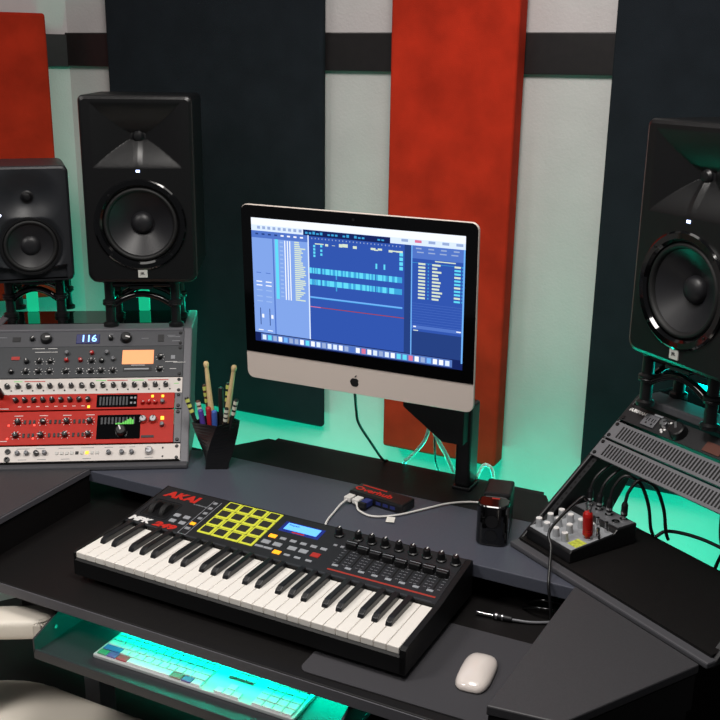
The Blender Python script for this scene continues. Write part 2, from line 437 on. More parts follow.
# 5. red 2U
u, hh = unit('tall red two-unit rack processor with green graph display in the left rack', SL, .067, 2, 'unit_red', earm='frame_grey', fw=.018); hh -= .002
for y, dx in ((.059, 0), (.024, .004)):
    for s in (-.409, -.35, -.294, -.239): knob(u, X(s + dx * -.5), y, 'mid')
    b = B()
    for s in (-.409, -.35, -.294, -.239):
        for k in range(8):
            a = R(-50 + k * 40); rr = .0105
            box(b, (-.0006, -.0014, .0018), (.0006, .0014, .0026), mx=T((X(s - dx * .5) + rr * math.cos(a), y + rr * math.sin(a), 0)) @ Matrix.Rotation(a - PI / 2, 4, 'Z'))
    obj('dial_marking', b, 'txt_white', u)
    for s in (-.385, -.325, -.268):
        for q in (-.008, .004, .014): rect(u, 'small_switch', X(s + q), y, .005, .010, 'black_satin', .003)
    for s, yy in ((-.37, y - .008), (-.43, y - .008)): rect(u, 'indicator_light', X(s), yy, .0045, .0045, 'led_red', .003)
d = rect(u, 'display', X(-.17), .043, .104, .064, 'glass_black', bev=.001)
b = B()
for k in range(10): box(b, (X(-.213 + k * .0085), .050, .0034), (X(-.2085 + k * .0085), .068, .0037))
obj('level_bars', b, 'unit_dark', d)
b = B()
for k, q in enumerate((.003, .004, .003, .006, .009, .013, .016, .012)): box(b, (X(-.178 + k * .0055), .049, .0037), (X(-.173 + k * .0055), .049 + q, .0039))
obj('level_graph', b, 'lcd_green', d)
ticks(d, [(X(-.17), .047, .095), (X(-.205), .035, .014), (X(-.205), .018, .014), (X(-.135), .036, .008), (X(-.135), .018, .008)], 'txt_grey', h=.002)
knob(u, X(-.163), .030, 'big', .003)
knob(u, X(-.112), .060, 'white'); knob(u, X(-.088), .060, 'white')
knob(u, X(-.066), .046, 'grey'); rect(u, 'indicator_light', X(-.066), .064, .008, .009, 'led_yellow', .003)
rect(u, 'badge', X(-.1), .016, .03, .006, 'rack_black')
ticks(u, [(X(-.1), .016, .012), (X(-.46), .010, .06)] + [(X(s), .076, .02) for s in (-.409, -.35, -.294, -.239)], 'txt_white', h=.0015)
# 6. white 1U at the bottom
u, hh = unit('white rack unit with small square buttons at the bottom of the left rack', SL, .020, 1, 'unit_white'); c = hh / 2
for y in (c + .008, c - .012):
    b = B(); lathe(b, [(.0065, 0), (.0065, .004), (.0035, .004), (.0035, .0005), (0, .0005)], 16); obj('jack_socket', b, 'black_satin', u, T((X(-.425), y, .002)))
for s in (-.402, -.381, -.339): knob(u, X(s), c + .003, 'grey')
knob(u, X(-.358), c + .002, 'dark')
for k in range(9): rect(u, 'square_button', X(-.311 + k * .0118), c + .002, .0075, .0075, 'led_yellow' if k == 6 else ('black_satin' if k == 4 else 'badge'), .003, bev=.0006)
for s in (-.189, -.158, -.135): knob(u, X(s), c + .001, 'grey')
knob(u, X(-.094), c + .003, 'white')
b = B()
for y in (.011, -.011): cyl(b, (X(-.062), c + y, .0015), (X(-.062), c + y, .003), .0022, seg=10)
obj('panel_screw', b, 'black_satin', u)
ticks(u, [(X(s), c + .015, w) for s, w in ((-.39, .03), (-.35, .02), (-.29, .035), (-.24, .03), (-.19, .02), (-.158, .014), (-.135, .014))] + [(X(s), c - .013, .02) for s in (-.39, -.345, -.29, -.24, -.094)], 'txt_grey', h=.0012)
# plug in the left end of the white unit
t = thing('jack_plug', 'black plug pushed into the left end of the white knob panel', 'plug', mx=SL @ T((-.4555, .196, .010)))
b = B(); cyl(b, (0, 0, .0), (0, 0, .034), .009, .0075, bev=.002); obj('plug_body', b, 'black_satin', t)
b = B(); tube(b, [(0, 0, .033), (-.004, -.006, .055), (-.03, -.02, .06), (-.07, -.03, .04)], .0032); obj('plug_cable', b, 'cable_black', t)

# right rack units
def X2(s): return s - .014
u, hh = unit('black power conditioner with outlet and knob at the top of the right rack', SR, .350, 1, 'rack_black', x0=.004); c = hh / 2
text('lettering', 'FURMAN', .0098, 'txt_white', u, T((.008, c + .009, .0022)), .0006, sx=1.15)
b = B(); box(b, (0, 0, 0), (.034, .028, .004), .001)
ou = obj('power_outlet', b, 'frame_grey', u, T((.055, c - .015, .002)))
b = B()
for x in (.008, .022):
    box(b, (x, .012, .0035), (x + .002, .02, .0045)); box(b, (x + .006, .012, .0035), (x + .008, .02, .0045)); cyl(b, (x + .004, .007, .0035), (x + .004, .007, .0045), .0022, seg=8)
obj('outlet_slots', b, 'hole_black', ou)
rect(u, 'rocker_label', .081, c + .017, .022, .004, 'txt_grey')
for (x, y, k) in ((.108, c + .004, 'white'),): knob(u, x, y, k)
for (x, y) in ((.108, c - .010), (.115, c - .007), (.112, c - .014), (.118, c + .012)): rect(u, 'indicator_light', x, y, .005, .004, 'txt_white', .003)
knob(u, .147, c - .001, 'huge', rot=.7)
rect(u, 'display', .235, c - .006, .04, .022, 'pen_brown', .003)
ticks(u, [(.06 + .3, c + .01, .05)], 'txt_grey')
for nm, l in (('grey slotted vent panel directly under the black power conditioner', .3005), ('lower grey slotted vent panel of the right rack above the open bay', .252)):
    u = thing('vent_panel', nm, 'vent panel', mx=SR @ T((.004, l, 0)))
    b = B(); box(b, (0, 0, -.003), (.4826, .0435, .002), .0008)
    for k in range(54): box(b, (.026 + k * .008, .007, .0015), (.030 + k * .008, .0365, .0024), mi=1, mx=None)
    obj('slotted_plate', b, ['vent_grey', 'slot_black'], u)
    for s in (.0085, .4741):
        for y in (.007, .0365):
            k = B(); cyl(k, (s, y, .001), (s, y, .0045), .0042, seg=12, bev=.0008); obj('screw', k, 'black_satin', u)

# ------------------------------------------------------------------ loudspeakers
def baffle(W, H, rc, depthf, nx, nz, rt=None):
    rb = rc; rt = rc if rt is None else rt
    t = B(); g = []
    for j in range(nz + 1):
        row = []
        for i in range(nx + 1):
            x = -W / 2 + W * i / nx; z = H * j / nz
            rc = rt if z > H / 2 else rb
            cx = max(-W / 2 + rc, min(W / 2 - rc, x)); cz = max(rc, min(H - rc, z))
            d = math.hypot(x - cx, z - cz); xx, zz = x, z
            if d > rc: xx = cx + (x - cx) * rc / d; zz = cz + (z - cz) * rc / d
            row.append(t.verts.new((xx, depthf(xx, zz), zz)))
        g.append(row)
    for j in range(nz):
        for i in range(nx): t.faces.new([g[j][i], g[j][i + 1], g[j + 1][i + 1], g[j + 1][i]])
    bmesh.ops.remove_doubles(t, verts=t.verts[:], dist=1e-6)
    return t
def shell(W, H, Dp, rc, bev, rt=None):
    rt = rc if rt is None else rt
    t = B(); loops = []
    for y, ins in ((0, bev), (bev * .35, bev * .3), (bev, 0), (Dp - .01, 0), (Dp, .01)):
        o = roundrect(-W / 2 + ins, ins, W / 2 - ins, H - ins, (rt - ins * .5, rt - ins * .5, rc - ins * .5, rc - ins * .5))
        loops.append([t.verts.new((x, y, z)) for x, z in o])
    for a, b in zip(loops, loops[1:]):
        for k in range(len(a)): t.faces.new([a[k], a[(k + 1) % len(a)], b[(k + 1) % len(a)], b[k]])
    t.faces.new(loops[-1]); bmesh.ops.recalc_face_normals(t, faces=t.faces[:])
    return t
FRONT = Matrix(((1, 0, 0, 0), (0, 0, -1, 0), (0, 1, 0, 0), (0, 0, 0, 1)))       # lathe axis z -> -y
def smoothstep(e0, e1, x):
    t = max(0, min(1, (x - e0) / (e1 - e0))); return t * t * (3 - 2 * t)
def big_speaker(loc, rz, label):
    W, H, Dp, rc, bv = .269, .453, .27, .024, .009
    s = thing('studio_monitor', label, 'loudspeaker', loc, rz, 'large black studio monitors')
    zt, zw, zu = .785 * H, .322 * H, .965 * H
    a = .40 * W
    def df(x, z):
        up = zu - zt; dn = zt - .622 * H
        vz = (z - zt) / (up if z > zt else dn); vx = x / a
        m = max(abs(vx) ** 1.15, abs(vz) ** .85)
        d = 0
        if m < 1: d = .042 * (1 - m) ** 1.25
        if m < 1 and z < zt and abs(x) < .012: d -= .006 * (1 - abs(x) / .012) * (1 - m)
        if math.hypot(x, z - zw) < .097: d = .045
        return d
    o = obj('cabinet', shell(W, H, Dp, rc, bv, .013), 'speaker_body', s)
    bb = baffle(W - 2 * bv, H - 2 * bv, rc - bv * .5, lambda x, z: df(x, z + bv), 90, 150, .0085); bb.transform(T((0, 0, bv)))
    for f in bb.faces: f.smooth = False
    obj('front_baffle', bb, 'speaker_body', s)
    tw = B(); lathe(tw, [(.019, 0), (.019, .005), (.0145, .006), (.0135, .009), (.009, .0135), (0, .0155)], 28)
    obj('tweeter', tw, 'black_satin', s, T((0, .040, zt)) @ FRONT)
    mw = T((0, 0, zw)) @ FRONT @ Matrix.Scale(.965, 4)
    w = B(); lathe(w, [(.116, -.001), (.116, .004), (.112, .0065), (.101, .0065), (.096, .001), (.0935, -.006)], 64); k = obj('woofer_trim', w, 'black_gloss', s, mw)
    for q in range(4):
        e = B(); aq = R(45 + 90 * q); cyl(e, (.1065 * math.cos(aq), .1065 * math.sin(aq), .0062), (.1065 * math.cos(aq), .1065 * math.sin(aq), .0076), .003, seg=10); obj('screw', e, 'black_satin', k)
    w = B(); lathe(w, [(.0945, -.006), (.0935, -.002), (.090, .0015), (.086, .0015), (.0825, -.003), (.081, -.008)], 56, sharp=False); obj('surround', w, 'black_rubber', s, mw)
    w = B(); lathe(w, [(.082, -.008), (.06, -.022), (.04, -.033), (.027, -.039)], 56, sharp=False); obj('cone', w, 'cone_black', s, mw)
    w = B(); lathe(w, [(.0285, -.039), (.027, -.031), (.022, -.025), (.013, -.021), (0, -.019)], 36, sharp=False); obj('dust_cap', w, 'cone_black', s, mw)
    e = obj('badge', box(B(), (-.0115, -.003, .014), (.0115, .001, .037), .0008), 'badge', s)
    text('badge_lettering', 'JBL', .008, 'logo_dark', e, T((0, -.0031, .0245)) @ Matrix.Rotation(PI / 2, 4, 'X'), .0002, align='CENTER')
    l = B(); lathe(l, [(.0035, 0), (.003, .0015), (0, .002)], 12); 
    obj('power_light', box(B(), (-.0045, -.0015, .602 * H), (.0045, .001, .602 * H + .0055), .0006), 'led_blue_white', s)
    return s
sl_ = big_speaker((-.257, .583, .4800), R(31), 'large black studio monitor standing on the left rack beside the small monitor')
dup(sl_, (1.040, .538, .469), R(-37), 'large black studio monitor standing on the right rack at the right edge')
# small monitor
W, H, Dp = .206, .294, .22
s = thing('studio_monitor', 'small dark grey studio monitor with rounded waveguide at the far left', 'loudspeaker', (-.554, .512, .4625), R(46))
zt, zw = .735 * H, .315 * H
def df(x, z):
    r1 = math.hypot(x / 1.12, z - zt); d = .020 * (1 - smoothstep(.012, .078, r1))
    r2 = math.hypot(x, z - zw)
    d = max(d, .007 * (1 - smoothstep(.070, .088, r2)))
    if r2 < .066: d = .02
    if .022 * H < z < .085 * H + .018 * (abs(x) / .09) and abs(x) < .085: d = max(d, .018)
    return d
obj('cabinet', shell(W, H, Dp, .016, .007), 'speaker_grey', s)
bb = baffle(W - .014, H - .014, .0125, lambda x, z: df(x, z + .007), 80, 120); bb.transform(T((0, 0, .007)))
for f in bb.faces: f.smooth = True
obj('front_baffle', bb, 'speaker_grey', s)
tw = B(); lathe(tw, [(.016, 0), (.016, .004), (.013, .005), (.008, .010), (0, .012)], 24); obj('tweeter', tw, 'black_satin', s, T((0, .021, zt)) @ FRONT)
mw = T((0, .0, zw)) @ FRONT
w = B(); lathe(w, [(.0745, -.012), (.0735, .001), (.0685, .001), (.066, -.003)], 48); obj('woofer_trim', w, 'black_satin', s, mw)
w = B(); lathe(w, [(.067, -.004), (.064, .0005), (.059, .0005), (.055, -.005)], 48, sharp=False); obj('surround', w, 'black_rubber', s, mw)
w = B(); lathe(w, [(.0555, -.005), (.04, -.012), (.024, -.016)], 48, sharp=False); obj('cone', w, 'cone_black', s, mw)
w = B(); lathe(w, [(.025, -.016), (.022, -.011), (.012, -.008), (0, -.007)], 32, sharp=False); obj('dust_cap', w, 'cone_black', s, mw)
w = B(); box(w, (-.007, -.0012, -.007), (.007, .001, .007), .001); obj('power_light', w, 'led_white', s, T((-.0735, 0, .59 * H)) @ Matrix.Rotation(R(45), 4, 'Y'))

# ------------------------------------------------------------------ isolation stands
def make_stand(loc, rz, label, w, d, h):
    t = thing('speaker_stand', label, 'speaker stand', loc, rz, 'tubular isolation stands under the monitors')
    for sx in (-1, 1):
        for sy in (0, 1):
            x, y = sx * w / 2, sy * d
            b = B(); lathe(b, [(.0, 0), (.019, 0), (.019, .008), (.0125, .012), (.0125, h * .5 - .008), (.018, h * .5 - .006), (.0185, h * .5 - .002), (.0165, h * .5), (.0185, h * .5 + .002), (.018, h * .5 + .006), (.0125, h * .5 + .009), (.0125, h - .012), (.017, h - .008), (.017, h), (0, h)], 20)
            obj('post', b, 'black_satin', t, T((x, y, 0)))
    for nm, z, sag in (('lower_frame', h * .60, .024), ('upper_frame', h * .88, .0)):
        b = B()
        for y in (0, d):
            tube(b, [(-w / 2, y, z - sag), (-w / 4, y, z), (0, y, z + sag * .4), (w / 4, y, z), (w / 2, y, z - sag)], .0085, 10)
        for x in (-w / 2, w / 2): tube(b, [(x, 0, z - sag), (x, d / 2, z), (x, d, z - sag)], .0085, 10)
        obj(nm, b, 'black_gloss', t)
    obj('name_plate', box(B(), (-.03, -.0125, h * .80 + .0005), (.03, -.008, h * .80 + .008), .001), 'unit_dark', t)
    return t
def stand_at(sp, rz, back, z, w, d, h, label, dx=0):
    v = Vector((sp[0], sp[1], 0)) + Vector((-math.sin(rz), math.cos(rz), 0)) * back + Vector((math.cos(rz), math.sin(rz), 0)) * dx
    return make_stand((v.x, v.y, z), rz, label, w, d, h)
stand_at((-.272, .583), R(30), .048, .3555, .166, .10, .1240, 'black tubular isolation stand under the large left monitor')
stand_at((1.018, .548), R(-31), .056, .3515, .162, .10, .117, 'black tubular isolation stand under the large right monitor')
stand_at((-.572, .510), R(32), .066, .3555, .132, .085, .1075, 'black tubular isolation stand under the small grey monitor', 0)

# ------------------------------------------------------------------ added glowing bars in place of bright green strips behind the stands
dm('glow_green', '18C890', .5, emit=.8)
def glow_bar(label, loc, rz, h):
    t = thing('green_glow_bar', label, 'glowing bar', loc, rz, 'added green glowing bars on the racks')
    b = B(); box(b, (-.012, .011, 0), (.012, .016, .05), .001); obj('base', b, 'black_satin', t)
    b = B(); box(b, (-.015, 0, 0), (.015, .0105, h), .003); obj('light', b, 'glow_green', t)
glow_bar('short added bar glowing green behind the large left monitor stand', (*w2(ML, -.142, .455), .3555), TH, .058)
glow_bar('short added bar glowing green behind the small left monitor stand', (*w2(ML, -.440, .455), .3555), TH, .058)
# ------------------------------------------------------------------ computer on its arm
mxI = T((.4155, .424, .535)) @ Matrix.Rotation(R(1.4), 4, 'Z') @ Matrix.Rotation(R(2.4), 4, 'X')
im = thing('desktop_computer', 'silver all-in-one computer with black bezel showing recording software', 'computer', mx=mxI @ T((0, 0, -.193)))
w, h = .264, .386
def out(r=.016): return roundrect(-w, 0, w, h, r)
t = B(); loops = []
for y, ins, sq in ((0, .0008, 1), (.0012, 0, 1), (.006, 0, 1), (.013, .006, 1), (.03, .09, 1), (.038, .16, 1)):
    oo = roundrect(-w + ins, min(ins, .15), w - ins, h - min(ins, .15), .016)
    loops.append([t.verts.new((x, y, z)) for x, z in oo])
for a, b in zip(loops, loops[1:]):
    for k in range(len(a)): t.faces.new([a[k], a[(k + 1) % len(a)], b[(k + 1) % len(a)], b[k]])
t.faces.new(loops[0]); t.faces.new(loops[-1]); bmesh.ops.recalc_face_normals(t, faces=t.faces[:])
obj('housing', t, 'aluminium', im)
zc = .062
gl = roundrect(-w + .0014, zc, w - .0014, h - .0014, (.014, .014, .0005, .0005))
obj('glass_bezel', slab(B(), gl, -.0012, .0008), 'glass_black', im)
b = B(); lathe(b, [(.003, 0), (.003, .0004), (0, .0004)], 12); obj('camera_lens', b, 'logo_dark', im, T((0, -.0013, h - .014)) @ FRONT)
# logo on the chin
lg = B()
def ell(cx, cy, rx, ry, n=24): return [(cx + rx * math.cos(2 * PI * k / n), cy + ry * math.sin(2 * PI * k / n)) for k in range(n)]
body = []
for k in range(40):
    a = 2 * PI * k / 40 + PI / 2
    r = 1.0 - .13 * math.exp(-((a - PI / 2) / .3) ** 2) - .13 * math.exp(-((a - 2.5 * PI) / .3) ** 2) - .10 * math.exp(-((a - 1.5 * PI) / .28) ** 2)
    x, z = r * math.cos(a) * (1.0 if math.sin(a) > 0 else .92), r * math.sin(a) * .95
    dx, dz = x - 1.28, z - .12
    dd = math.hypot(dx, dz)
    if dd < .52: x, z = 1.28 + dx * .52 / dd, .12 + dz * .52 / dd
    body.append((x * .0105, .026 + z * .0105))
slab(lg, body, -.0006, .0006)
leaf = [(.0002, .0375), (.0008, .0400), (.0025, .0420), (.0048, .0428), (.0046, .0405), (.0030, .0385), (.0012, .0376)]
slab(lg, leaf, -.0006, .0006)
obj('logo', lg, 'logo_dark', im)
# screen contents
for k, c, e in (('bg', '3357B2', 1), ('bgdark', '274284', 1), ('insp', '84A8EE', 1), ('insp2', '9DBDF4', 1), ('bar', 'D5E4FB', 1.15), ('lcd', '182660', 1), ('cyan', '62D6F2', 1.1), ('cyan2', '3FA4DC', 1.05),
                ('cream', 'D8E6D0', 1.05), ('white', 'F2F6FF', 1.1), ('red', 'A8443F', 1), ('blue', '6FB0F4', 1.1), ('mid', '5478CC', 1), ('dock', '5B7CC4', 1), ('pink', 'E07A9E', 1), ('green', '7FD49A', 1), ('orange', 'E8B070', 1), ('grey', '9DB2DC', 1)): sm(k, c, e)
keys = list(SCR); sb = B()
sw, sz0, sz1 = .2385, .0885, .359
def sr(u0, v0, u1, v1, k, lay=1):
    y = -.0013 - lay * .00012
    x0, x1 = -sw + 2 * sw * u0, -sw + 2 * sw * u1; z1, z0 = sz1 - (sz1 - sz0) * v0, sz1 - (sz1 - sz0) * v1
    f = sb.faces.new([sb.verts.new(p) for p in ((x0, y, z0), (x1, y, z0), (x1, y, z1), (x0, y, z1))]); f.material_index = keys.index(k)
rd = random.Random(3)
sr(0, 0, 1, 1, 'bg', 0)
sr(0, 0, 1, .055, 'white'); sr(0, .055, 1, .10, 'bar')
for k in range(9): sr(.03 + k * .026, .062, .045 + k * .026, .085, 'grey', 2)
sr(.26, .058, .67, .105, 'lcd', 2)
for q in range(22):
    x = .27 + q * .018
    if rd.random() < .7: sr(x, .068 + rd.random() * .012, x + .012, .090, 'cyan2', 3)
for q in range(5): sr(.72 + .06 * q, .06, .75 + .06 * q, .08, 'grey' if q != 1 else 'pink', 2)
sr(0, .10, .285, .925, 'insp'); sr(0, .10, .285, .155, 'mid', 2)
for q in range(8): sr(.02 + q * .032, .118, .035 + q * .032, .13, 'white' if q > 3 else 'bgdark', 3)
sr(.105, .155, .112, .925, 'mid', 2); sr(.118, .155, .134, .63, 'cyan', 2)
for x in (.165, .178, .19): sr(x, .16, x + .005, .63, 'white', 2)
for q in range(30): sr(.215, .16 + q * .0157, .235 + rd.random() * .035, .170 + q * .0157, 'cream', 2)
for q in range(14): sr(.142, .17 + q * .033, .158, .182 + q * .033, 'insp2', 2)
for x in (.03, .078):
    sr(x - .012, .43, x + .012, .436, 'mid', 2)
    for v in (.50, .53, .57, .62, .66): sr(x - .014, v, x + .016, v + .009, 'white' if v < .55 else 'insp2', 2)
    sr(x, .72, x + .004, .86, 'bgdark', 2); sr(x - .003 + .012, .77, x + .02, .80, 'white', 3)
    sr(x - .012, .90, x + .014, .907, 'white', 2)
sr(.281, .10, .287, .925, 'bar', 3)
for q in range(26): 
    x = .30 + q * .0165
    sr(x, .115, x + .004, .125, 'grey', 2)
    if rd.random() < .55: sr(x, .14 + rd.random() * .02, x + .008 + rd.random() * .02, .163 + rd.random() * .01, 'cream', 2)
for x, vs in ((.308, (.17, .195, .22, .245)), (.342, (.165, .20, .23))):
    for v in vs: sr(x, v, x + .010, v + .018, 'cyan', 2)
for v in (.165, .20, .235, .27): sr(.712, v, .728, v + .026, 'cyan', 2)
for x in (.603, .640): sr(x, .265, x + .008, .305, 'cyan', 2)
for v in (.348, .438):
    sr(.288, v, .725, v + .044, 'cyan2', 2)
    x = .288
    while x < .70:
        q = .004 + rd.random() * .02; sr(x, v, min(x + q, .72), v + .044, 'cyan', 3); x += q + .003 + rd.random() * .012
    for x in (.312, .345, .60, .66): sr(x, v, x + .004, v + .044, 'bg', 4)
    sr(.415, v + .044, .421, v + .075, 'cyan2', 3)
sr(.288, .575, .727, .586, 'blue', 2); sr(.288, .585, .727, .589, 'cyan2', 2)
sr(.288, .655, .34, .661, 'pink', 2); sr(.34, .655, .735, .661, 'red', 2)
sr(.735, .10, .765, .925, 'bgdark', 2); sr(.765, .10, .770, .965, 'blue', 3)
sr(.770, .10, 1, .165, 'mid', 2); sr(.770, .165, 1, .195, 'mid', 2)
for q in range(4): sr(.785 + q * .055, .115, .81 + q * .055, .125, 'grey', 3); sr(.79 + q * .05, .143, .82 + q * .05, .152, 'grey', 3)
sr(.87, .20, .96, .208, 'cream', 3)
for q in range(11):
    v = .225 + q * .0255
    sr(.797, v, .828, v + .014, 'cream', 2); sr(.839, v, .844, v + .012, 'cyan2', 2); sr(.858, v, .880 + rd.random() * .025, v + .014, 'cream', 2); sr(.955, v, .982, v + .014, 'cyan' if q % 3 else 'cream', 2); sr(.988, v, .992, v + .012, 'cyan2', 2)
sr(.770, .225, 1, .228, 'cyan2', 1)
for q in range(9): sr(.770, .53 + q * .02, 1, .532 + q * .02, 'mid', 1)
sr(.770, .70, 1, .725, 'mid', 2); sr(.778, .705, .79, .715, 'white', 3); sr(.97, .707, .99, .716, 'white', 3); sr(.778, .735, .80, .742, 'cream', 3)
sr(.770, .745, .995, .925, 'bgdark', 2); sr(.993, .10, 1, .95, 'blue', 3)
sr(0, .925, 1, 1, 'lcd', 2); sr(.03, .932, .955, .99, 'dock', 3)
for q in range(33):
    x = .038 + q * .0277
    sr(x, .942, x + .019, .982, rd.choice(['white', 'white', 'bar', 'grey', 'bar', 'blue', 'pink', 'grey', 'cyan', 'white', 'mid']), 4)
bmesh.ops.recalc_face_normals(sb, faces=sb.faces[:])
for f in sb.faces:
    if f.normal.y > 0: f.normal_flip()
obj('screen', sb, [SCR[k] for k in keys], im)

ar = thing('monitor_arm', 'black monitor arm post on the shelf behind the computer', 'monitor arm', (.577, .66, .08))
obj('base_plate', box(B(), (-.010, -.030, 0), (.034, .030, .008), .002), 'black_satin', ar)
obj('post', box(B(), (-.006, -.028, .008), (.030, .028, .205), .006), 'black_satin', ar)
b = slab(B(), [(-.124, .190), (-.026, .122), (.024, .122), (.024, .205), (-.124, .30)], -.062, -.029, bev=.002); obj('bracket', b, 'black_matte', ar)
obj('mounting_plate', box(B(), (-.22, -.19, .25), (-.10, -.064, .37), .004), 'black_matte', ar)

# ------------------------------------------------------------------ synthesizer keyboard (origin at its front left foot)
kb = thing('synth_keyboard', 'black music keyboard with white keys, yellow-lit pads and faders on the desk', 'keyboard', (0, .008, 0.003), R(-.5))
KW, KD = .736, .311
t = B()
prof = [(0, .012), (KD, .012), (KD, .084), (KD - .004, .087), (.152, .0665), (.152, .048), (.004, .048), (0, .044)]
prism(t, prof, 0, KW); t.transform(Matrix(((0, 0, 1, 0), (1, 0, 0, 0), (0, 1, 0, 0), (0, 0, 0, 1)))); bmesh.ops.recalc_face_normals(t, faces=t.faces[:])
obj('body', t, 'mpk_side', kb)
prof = [(0, .012), (KD, .012), (KD, .0845), (KD - .004, .0880), (.150, .0685), (.01, .0635), (0, .060)]
for x0, x1 in ((0.0, .0035), (KW - .0115, KW + .001)):
    t = B(); prism(t, prof, x0, x1, bev=.0012); t.transform(Matrix(((0, 0, 1, 0), (1, 0, 0, 0), (0, 1, 0, 0), (0, 0, 0, 1)))); bmesh.ops.recalc_face_normals(t, faces=t.faces[:])
    obj('end_cheek', t, 'mpk_side', kb)
for x in (.05, KW - .05):
    for y in (.04, KD - .04): b = B(); cyl(b, (x, y, 0.0), (x, y, .013), .012, bev=.002); obj('foot', b, 'black_rubber', kb)
NK = 29; kx0 = .0045; kw = (KW - .0125 - kx0) / NK
wk = B(); box(wk, (0.0004, 0, .0), (kw - .0007, .1475, .013), .0014); box(wk, (0.0006, .0015, -.003), (kw - .0009, .006, .002))
wk0 = obj('white_key', wk, 'white_key', kb, T((kx0, .003, .0485)))
for k in range(1, NK): inst(wk0, kb, T((kx0 + k * kw, .003, .0485)))
bk = B()
t = B(); prism(t, [(0, 0), (.097, 0), (.097, .0125), (.014, .0125), (.004, .008)], -.0062, .0062, bev=.0016)
t.transform(Matrix(((0, 0, 1, 0), (1, 0, 0, 0), (0, 1, 0, 0), (0, 0, 0, 1)))); bmesh.ops.recalc_face_normals(t, faces=t.faces[:])
bk0 = None
for k in range(NK - 1):
    if k % 7 in (2, 6): continue
    off = {0: -.002, 1: .002, 3: -.003, 4: 0, 5: .003}[k % 7]
    mxk = T((kx0 + (k + 1) * kw + off, .054, .0612))
    if bk0 is None: bk0 = obj('black_key', t, 'black_key', kb, mxk)
    else: inst(bk0, kb, mxk)
# control surface frame: x along, y up the sloped panel, z out of it
sl = math.atan2(.0205, .155)
CP = T((0, .152, .0667)) @ Matrix.Rotation(sl, 4, 'X')
def pl(x, y, z=0): return CP @ T((x, (y - .152) / math.cos(sl), z))
def cpart(name, x, y, w, h, m, z0=-.001, z1=.002, bev=.0006, par=None):
    return obj(name, box(B(), (-w / 2, -h / 2, z0), (w / 2, h / 2, z1), bev), m, par or kb, pl(x, y))
obj('control_panel', box(B(), (.004, 0.001, -.001), (KW - .0118, .153, .0006), .0004), 'mpk_black', kb, CP)
text('brand_lettering', 'AKAI', .031, 'txt_red', kb, pl(.020, .2775, .0008), .0016, shear=.15, sx=1.22)
text('model_lettering', 'MPK', .0215, 'txt_white', kb, pl(.006, .169, .0008), .0012, shear=.2, sx=1.22)
text('model_number', '249', .0215, 'txt_red', kb, pl(.070, .169, .0008), .0013, shear=.2, sx=1.62)
text('small_lettering', 'professional', .007, 'txt_grey', kb, pl(.105, .2635, .0008))
b = B(); box(b, (-.032, -.032, -.002), (.036, .034, .001), .004)
wh = obj('wheel_well', b, 'black_satin', kb, pl(.048, .218))
for x in (-.012, .016):
    b = B(); t = B(); lathe(t, [(0, -.006), (.022, -.006), (.024, -.004), (.024, .004), (.022, .006), (0, .006)], 32); merge(b, t, Matrix.Rotation(PI / 2, 4, 'Y'), 0, True)
    obj('control_wheel', b, 'black_rubber', wh, T((x, 0, -.008)))
for x, y in ((.098, .213), (.123, .213), (.101, .192), (.126, .192)): cpart('button', x, y, .015, .011, 'btn_grey')
# column of pad buttons
for k in range(4): cpart('pad_bank_button', .148 + .001 * k, .283 - k * .0205, .010, .008, 'txt_grey')
cpart('pad_bank_button', .149, .199, .012, .009, 'btn_amber'); cpart('pad_bank_button', .149, .180, .012, .008, 'txt_grey')
b = B(); box(b, (.1385, .006, .0005), (.1398, .140, .001)); box(b, (.1585, .006, .0005), (.1598, .140, .001)); box(b, (.1385, .006, .0005), (.1598, .0075, .001)); obj('panel_outline', b, 'txt_grey', kb, CP)
for r_ in range(4):
    for c_ in range(4):
        x, y = .1905 + c_ * .0345, .1925 + r_ * .0315
        p = cpart('pad', x, y, .0335, .0305, 'pad_glow', -.001, .0022, .002)
        cpart('pad_rubber', 0, 0, .024, .0215, 'pad_rubber', 0, .0034, .0015, p).matrix_local = T((0, 0, 0))
d = cpart('display_frame', .376, .267, .094, .036, 'lcd_frame', -.001, .0014)
cpart('display', 0, 0, .078, .024, 'lcd_blue', 0, .002, .0004, d).matrix_local = T((0, .002, 0))
text('display_lettering', 'Program:', .007, 'lcd_frame', d, T((-.034, .007, .0021)))
cpart('red_caption', .375, .2525, .03, .004, 'txt_red', 0, .0016, .0003)
cpart('button', .331, .226, .017, .011, 'btn_amber')
for x in (.356, .380, .404, .428, .451): cpart('button', x, .2255, .014, .008, 'btn_grey')
for x in (.329, .356, .391, .417): cpart('button', x, .203, .019, .012, 'btn_grey')
for x in (.324, .345): cpart('button', x, .1845, .02, .006, 'btn_grey')
cpart('button', .369, .1795, .017, .011, 'btn_amber')
for x in (.393, .417, .443): cpart('button', x, .179, .014, .006, 'btn_grey')
cpart('record_button', .446, .201, .019, .014, 'btn_red')
for x in (.466, .482): cpart('button', x, .247, .008, .006, 'txt_grey')
KM['mpk'] = knob_mesh('knob', .0082, .019, ('black_satin', 'txt_white'), skirt=1.3)
for x in [.4565] + [.4995 + k * .0303 for k in range(8)]:
    o = bpy.data.objects.new('knob', KM['mpk']); COL.objects.link(o); o.parent = kb; o.matrix_local = pl(x, .283 if x > .46 else .281, .0005)
